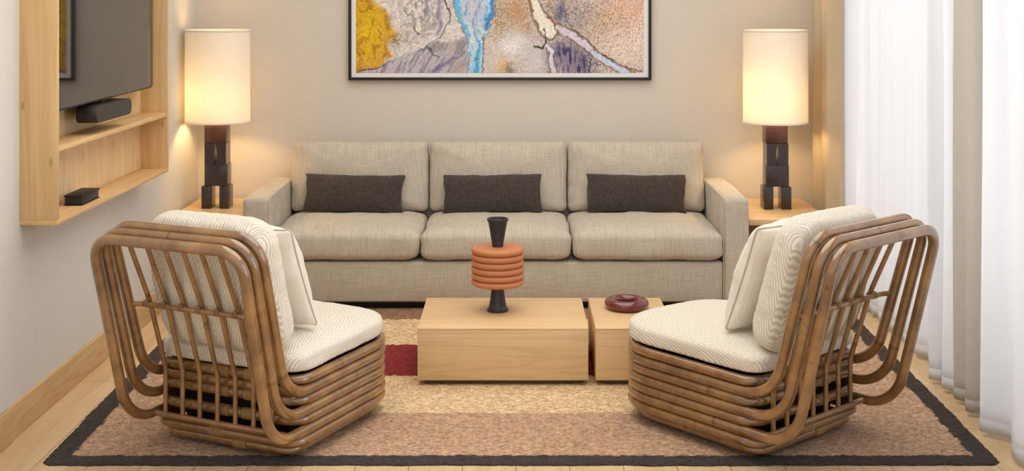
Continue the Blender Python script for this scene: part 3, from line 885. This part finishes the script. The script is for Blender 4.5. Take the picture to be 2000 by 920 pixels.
# ------------------------------------------------------------------ rattan lounge chairs
CW, CT, CF = .297, .306, .84
def make_chair():
    t = empty('lounge_chair', (0, 0, 0))
    R = .0178
    def ring(z, yr, w=CW, f=CF, rad=R, rr=.06, fr=.2):
        return dict(pts=fillet([(-w, yr, z), (w, yr, z), (w, f, z), (-w, f, z)], [rr, rr, fr, fr], True, 12), rad=rad, closed=True, node=.62)
    loops = [(.0878, .243, -.0751, .805), (.044, .1755, -.12, .791), (0, .108, -.164, .777)]
    for yb, zb, yt, zt in loops:
        pts = fillet([(-CW, CF, zb), (CW, CF, zb), (CW, yb, zb), (CT, yt, zt), (-CT, yt, zt), (-CW, yb, zb)], [.2, .2, .155, .088, .088, .155], True, 14)
        tubes('back_loop', [dict(pts=pts, rad=.0185, closed=True, node=.62, sides=18)], M['rattan'], t)
    for z, yr in ((.2785, .168), (.2095, .168), (.1420, .168), (.0735, .150)):
        tubes('base_ring', [ring(z, yr)], M['rattan'], t)
    tubes('base_ring', [ring(.041, .165, CW-.028, CF-.03, .0165, .05, .18)], M['rattan'], t)
    tubes('rear_cross_pole', [dict(pts=[(-CW+.03, .168, .243), (CW-.03, .168, .243)], rad=.0175, node=.3)], M['rattan'], t)
    # cane bindings around the rear rings
    for xs, z, y in ((-.02, .2785, .168), (.10, .2785, .168), (-.02, .2095, .168), (.10, .2095, .168), (-.02, .142, .168), (.09, .142, .168), (-.03, .0735, .15), (.06, .041, .165)):
        sp = []
        coil = [Vector((xs-.027+.054*k/144, y+(.0192)*math.cos(2*PI*k/9), z+(.0192)*math.sin(2*PI*k/9))) for k in range(145)]
        tubes('cane_binding', [dict(pts=coil, rad=.0017, sides=5, step=.004)], M['cane'], t)
    # lower rear rail + spindles + crossbar
    tubes('rear_rail', [dict(pts=[(-CW+.004, .123, .108), (CW-.004, .123, .108)], rad=.0105, node=.22, sides=12)], M['rattan_thin'], t)
    for i in range(7):
        x = -.243+.0757*i
        pts = fillet([(x, .128, .106), (x, .128, .272), (x, .047, .525), (x, -.077, .790)], [0, .06, .5, 0], False, 8)
        tubes('spindle', [dict(pts=pts, rad=.0088, node=.45, sides=12)], M['rattan_thin'], t)
    yc = .030
    tubes('crossbar', [dict(pts=[(-CW, .012, .517), (-CW+.04, yc, .517), (CW-.04, yc, .517), (CW, .012, .517)], rad=.0092, node=.25, sides=12)], M['rattan_thin'], t)
    for i in range(7):
        x = -.243+.0757*i
        coil = [Vector((x-.011+.022*k/36, .036+(.019)*math.cos(2*PI*k/12), .519+.0125*math.sin(2*PI*k/12))) for k in range(37)]
        tubes('cane_binding', [dict(pts=coil, rad=.0016, sides=5, step=.004)], M['cane'], t)
    # dark inner box that carries the seat, and feet
    bm = bmesh.new(); add_box(bm, -CW+.05, CW-.05, .215, CF-.08, .05, .272, .04, 3)
    from_bm('inner_box', bm, M['black'], t)
    for sx, y in ((-1, .22), (1, .22), (-1, .70), (1, .70)):
        box('foot', sx*.20-.02, sx*.20+.02, y-.02, y+.02, RZ, .056, M['black'], t)
    # cushions
    m = Matrix.Translation((0, .500, .329))
    cushion('seat_cushion', .304, .353, .048, .034, 5, .205, .07, M['herring'], t, crown=.014, wr=.0035, seed=5, matrix=m, rings=30, wscale=8)
    m = Matrix.Translation((0, .103, .600)) @ Matrix.Rotation(math.radians(-90+17), 4, 'X') @ Matrix.Rotation(PI, 4, 'Z')
    cushion('back_cushion', .258, .242, .112, .066, 3.0, .10, .07, M['herring'], t, crown=.012, wr=.005, seed=9, matrix=m, rings=30, wscale=8)
    return t
ch = make_chair()
ch.location = (-1.0698, 4.1208, 0); ch.rotation_euler = (0, 0, -.4298)
tag(ch, 'rattan lounge chair with herringbone cushions nearest the pale left wall', 'lounge chair', 'rattan lounge chairs on the rug')
c2 = copy_tree(ch)
c2.location = (1.134, 4.2078, 0); c2.rotation_euler = (0, 0, .7203)
tag(c2, 'rattan lounge chair with herringbone cushions nearest the white curtains', 'lounge chair', 'rattan lounge chairs on the rug')
def throw(chair, lab, seed, dx, yy, tilt):
    m = Matrix.Translation((dx, yy, .588)) @ Matrix.Rotation(math.radians(-90+tilt), 4, 'X') @ Matrix.Rotation(PI, 4, 'Z')
    c = cushion('throw_pillow', .198, .200, .085, .066, 2.2, .012, .012, M['cushion_linen'], None, concave=.035, wr=.006, seed=seed, matrix=m, piping=.003, pmat=M['piping'], wscale=7)
    c.location = chair.location; c.rotation_euler = chair.rotation_euler
    tag(c, lab, 'pillow', 'cream throw pillows on the lounge chairs')
throw(ch, 'square cream piped pillow on the lounge chair by the pale left wall', 14, .01, .322, 24)
throw(c2, 'square cream piped pillow on the lounge chair by the white curtains', 23, 0, .300, 20)

# ------------------------------------------------------------------ curtains
def curtain(name, path, mat, label, group=None, z0=.02, z1=2.6, nz=30, hem=True, gather=.0, seed=1, fold=None):
    """path: list of (x,y) control points, folds given explicitly"""
    P = [Vector((x, y, 0)) for x, y in path]
    pts = []
    for i in range(len(P)-1):   # catmull-rom
        p0 = P[max(0, i-1)]; p1 = P[i]; p2 = P[i+1]; p3 = P[min(len(P)-1, i+2)]
        for k in range(6):
            f = k/6
            pts.append(.5*((2*p1)+(p2-p0)*f+(2*p0-5*p1+4*p2-p3)*f*f+(3*p1-p0-3*p2+p3)*f**3))
    pts.append(P[-1]); n = len(pts)
    yc = sum(p.y for p in pts)/n; rows = nz+1
    V = []; F = []
    th = .0012
    for side in (0, 1):
        for j in range(rows):
            f = j/nz; z = z0+(z1-z0)*f
            for i, p in enumerate(pts):
                a = pts[max(0, i-1)]; b = pts[min(n-1, i+1)]; d = (b-a).normalized(); nn = Vector((-d.y, d.x, 0))
                w = .006*math.sin(f*5+i*.37+seed)*(1-f*.5)
                V.append(p+nn*(w+side*th)+Vector((.0, 0, z)))
    for j in range(nz):
        for i in range(n-1):
            a = j*n+i; F.append((a, a+1, a+n+1, a+n)); b = rows*n+a; F.append((b, b+n, b+n+1, b+1))
    B = rows*n
    for i in range(n-1):
        F.append((i, B+i, B+i+1, i+1)); a = nz*n+i; F.append((a, a+1, B+a+1, B+a))
    for j in range(nz):
        a = j*n; F.append((a, a+n, B+a+n, B+a)); a = j*n+n-1; F.append((a, B+a, B+a+n, a+n))
    o = link(name, V, F, mat)
    if hem:
        V2 = []; F2 = []
        for j, z in enumerate((z0-.001, z0+.045)):
            for sgn in (-1, 1):
                for i, p in enumerate(pts):
                    a = pts[max(0, i-1)]; b = pts[min(n-1, i+1)]; d = (b-a).normalized(); nn = Vector((-d.y, d.x, 0))
                    f = 0; w = .006*math.sin(f*5+i*.37+seed)
                    V2.append(p+nn*(w+(th/2)+sgn*(th/2+.001))+Vector((0, 0, z)))
        q = lambda j, s, i: (j*2+s)*n+i
        for i in range(n-1):
            F2 += [(q(0, 0, i), q(0, 0, i+1), q(1, 0, i+1), q(1, 0, i)), (q(0, 1, i), q(1, 1, i), q(1, 1, i+1), q(0, 1, i+1)),
                   (q(0, 0, i), q(0, 1, i), q(0, 1, i+1), q(0, 0, i+1)), (q(1, 0, i), q(1, 0, i+1), q(1, 1, i+1), q(1, 1, i))]
        link('hem', V2, F2, mat, o)
    tag(o, label, 'curtain', group)
    return o
def zig(x, y0, y1, per, amp, seed, xs=0):
    rnd = random.Random(seed); out = []; y = y0; s = 1
    while y > y1:
        out.append((x+s*amp*rnd.uniform(.5, 1.2)+xs*(y0-y), y)); s = -s; y -= per/2*rnd.uniform(.6, 1.4)
    out.append((x, y1)); return out
curtain('drape', zig(1.70, 7.0, 6.44, .17, .035, 3), M['linen_drape'], 'beige linen drape hanging in the corner behind the right side table', None, seed=1)
curtain('sheer_curtain', [(1.765, 6.62), (1.74, 6.54), (1.735, 6.48)]+zig(1.77, 6.42, 5.12, .13, .018, 8), M['sheer'], 'wide flat white sheer curtain behind the right lounge chair', None, seed=2)
curtain('sheer_curtain', [(1.80, 5.10), (1.78, 5.06), (1.70, 5.045), (1.695, 5.03), (1.74, 5.0), (1.79, 4.97), (1.735, 4.94), (1.705, 4.91), (1.72, 4.88), (1.76, 4.84), (1.79, 4.82)], M['sheer'],
        'narrow gathered white sheer panel beside the greige drape, on its far side', None, seed=3)
curtain('drape', [(1.80, 4.83), (1.77, 4.81), (1.715, 4.80), (1.712, 4.78), (1.74, 4.73), (1.735, 4.69), (1.705, 4.645), (1.712, 4.61), (1.75, 4.60), (1.78, 4.58)], M['grey_drape'],
        'greige translucent drape hanging between the white sheers', None, seed=4)
curtain('sheer_curtain', [(1.80, 4.60), (1.765, 4.575), (1.70, 4.45), (1.675, 4.42), (1.70, 4.385), (1.745, 4.34), (1.735, 4.29), (1.70, 4.23), (1.685, 4.14), (1.72, 4.08), (1.76, 4.0), (1.71, 3.9), (1.75, 3.8), (1.70, 3.7), (1.76, 3.58), (1.72, 3.4)], M['sheer'],
        'white sheer curtain with deep folds nearest the viewer, at the right edge', None, seed=5)
# ceiling track the curtains hang from
struct(box('trim_1', 1.66, 1.82, 2.0, 7.02, 2.60, 2.66, M['window_frame'], r=.003))

# ------------------------------------------------------------------ light
def area(name, loc, rot, sx, sy, e, col):
    L = bpy.data.lights.new(name, 'AREA'); L.shape = 'RECTANGLE'; L.size = sx; L.size_y = sy; L.energy = e; L.color = col
    o = bpy.data.objects.new(name, L); C.objects.link(o); o.location = loc; o.rotation_euler = rot; return o
area('window_daylight', (2.45, 4.2, 1.45), (0, math.radians(90), 0), 2.6, 5.4, 100, (.93, .96, 1.0))
area('overhead_fill', (0, 4.6, 2.70), (0, 0, 0), 2.6, 3.6, 54, (1, .98, .95))  # added soft fill below the ceiling, brightens the room and upward faces
w = bpy.data.worlds.new('world'); bpy.context.scene.world = w; w.use_nodes = True
bg = w.node_tree.nodes['Background']; bg.inputs[0].default_value = (.93, .96, 1.0, 1); bg.inputs[1].default_value = .85

# ------------------------------------------------------------------ camera and view
cam = bpy.data.cameras.new('camera'); co = bpy.data.objects.new('camera', cam); C.objects.link(co)
co.location = (0, 0, 1.56); co.rotation_euler = (PI/2, 0, 0)
cam.sensor_width = 36; cam.lens = 2400/2000*36; cam.shift_x = -.004; cam.shift_y = -455/2000; cam.clip_start = .05
sc = bpy.context.scene; sc.camera = co
sc.view_settings.view_transform = 'Standard'; sc.view_settings.look = 'None'; sc.view_settings.gamma = 1
sc.view_settings.use_curve_mapping = False; sc.view_settings.exposure = .36
sc.cycles.use_denoising = True
try: sc.cycles.denoiser = 'OPENIMAGEDENOISE'
except Exception: pass
sc.cycles.max_bounces = 10; sc.cycles.diffuse_bounces = 6; sc.cycles.transmission_bounces = 6; sc.cycles.transparent_max_bounces = 12
sc.cycles.caustics_reflective = False; sc.cycles.caustics_refractive = False
sc.cycles.sample_clamp_indirect = 6
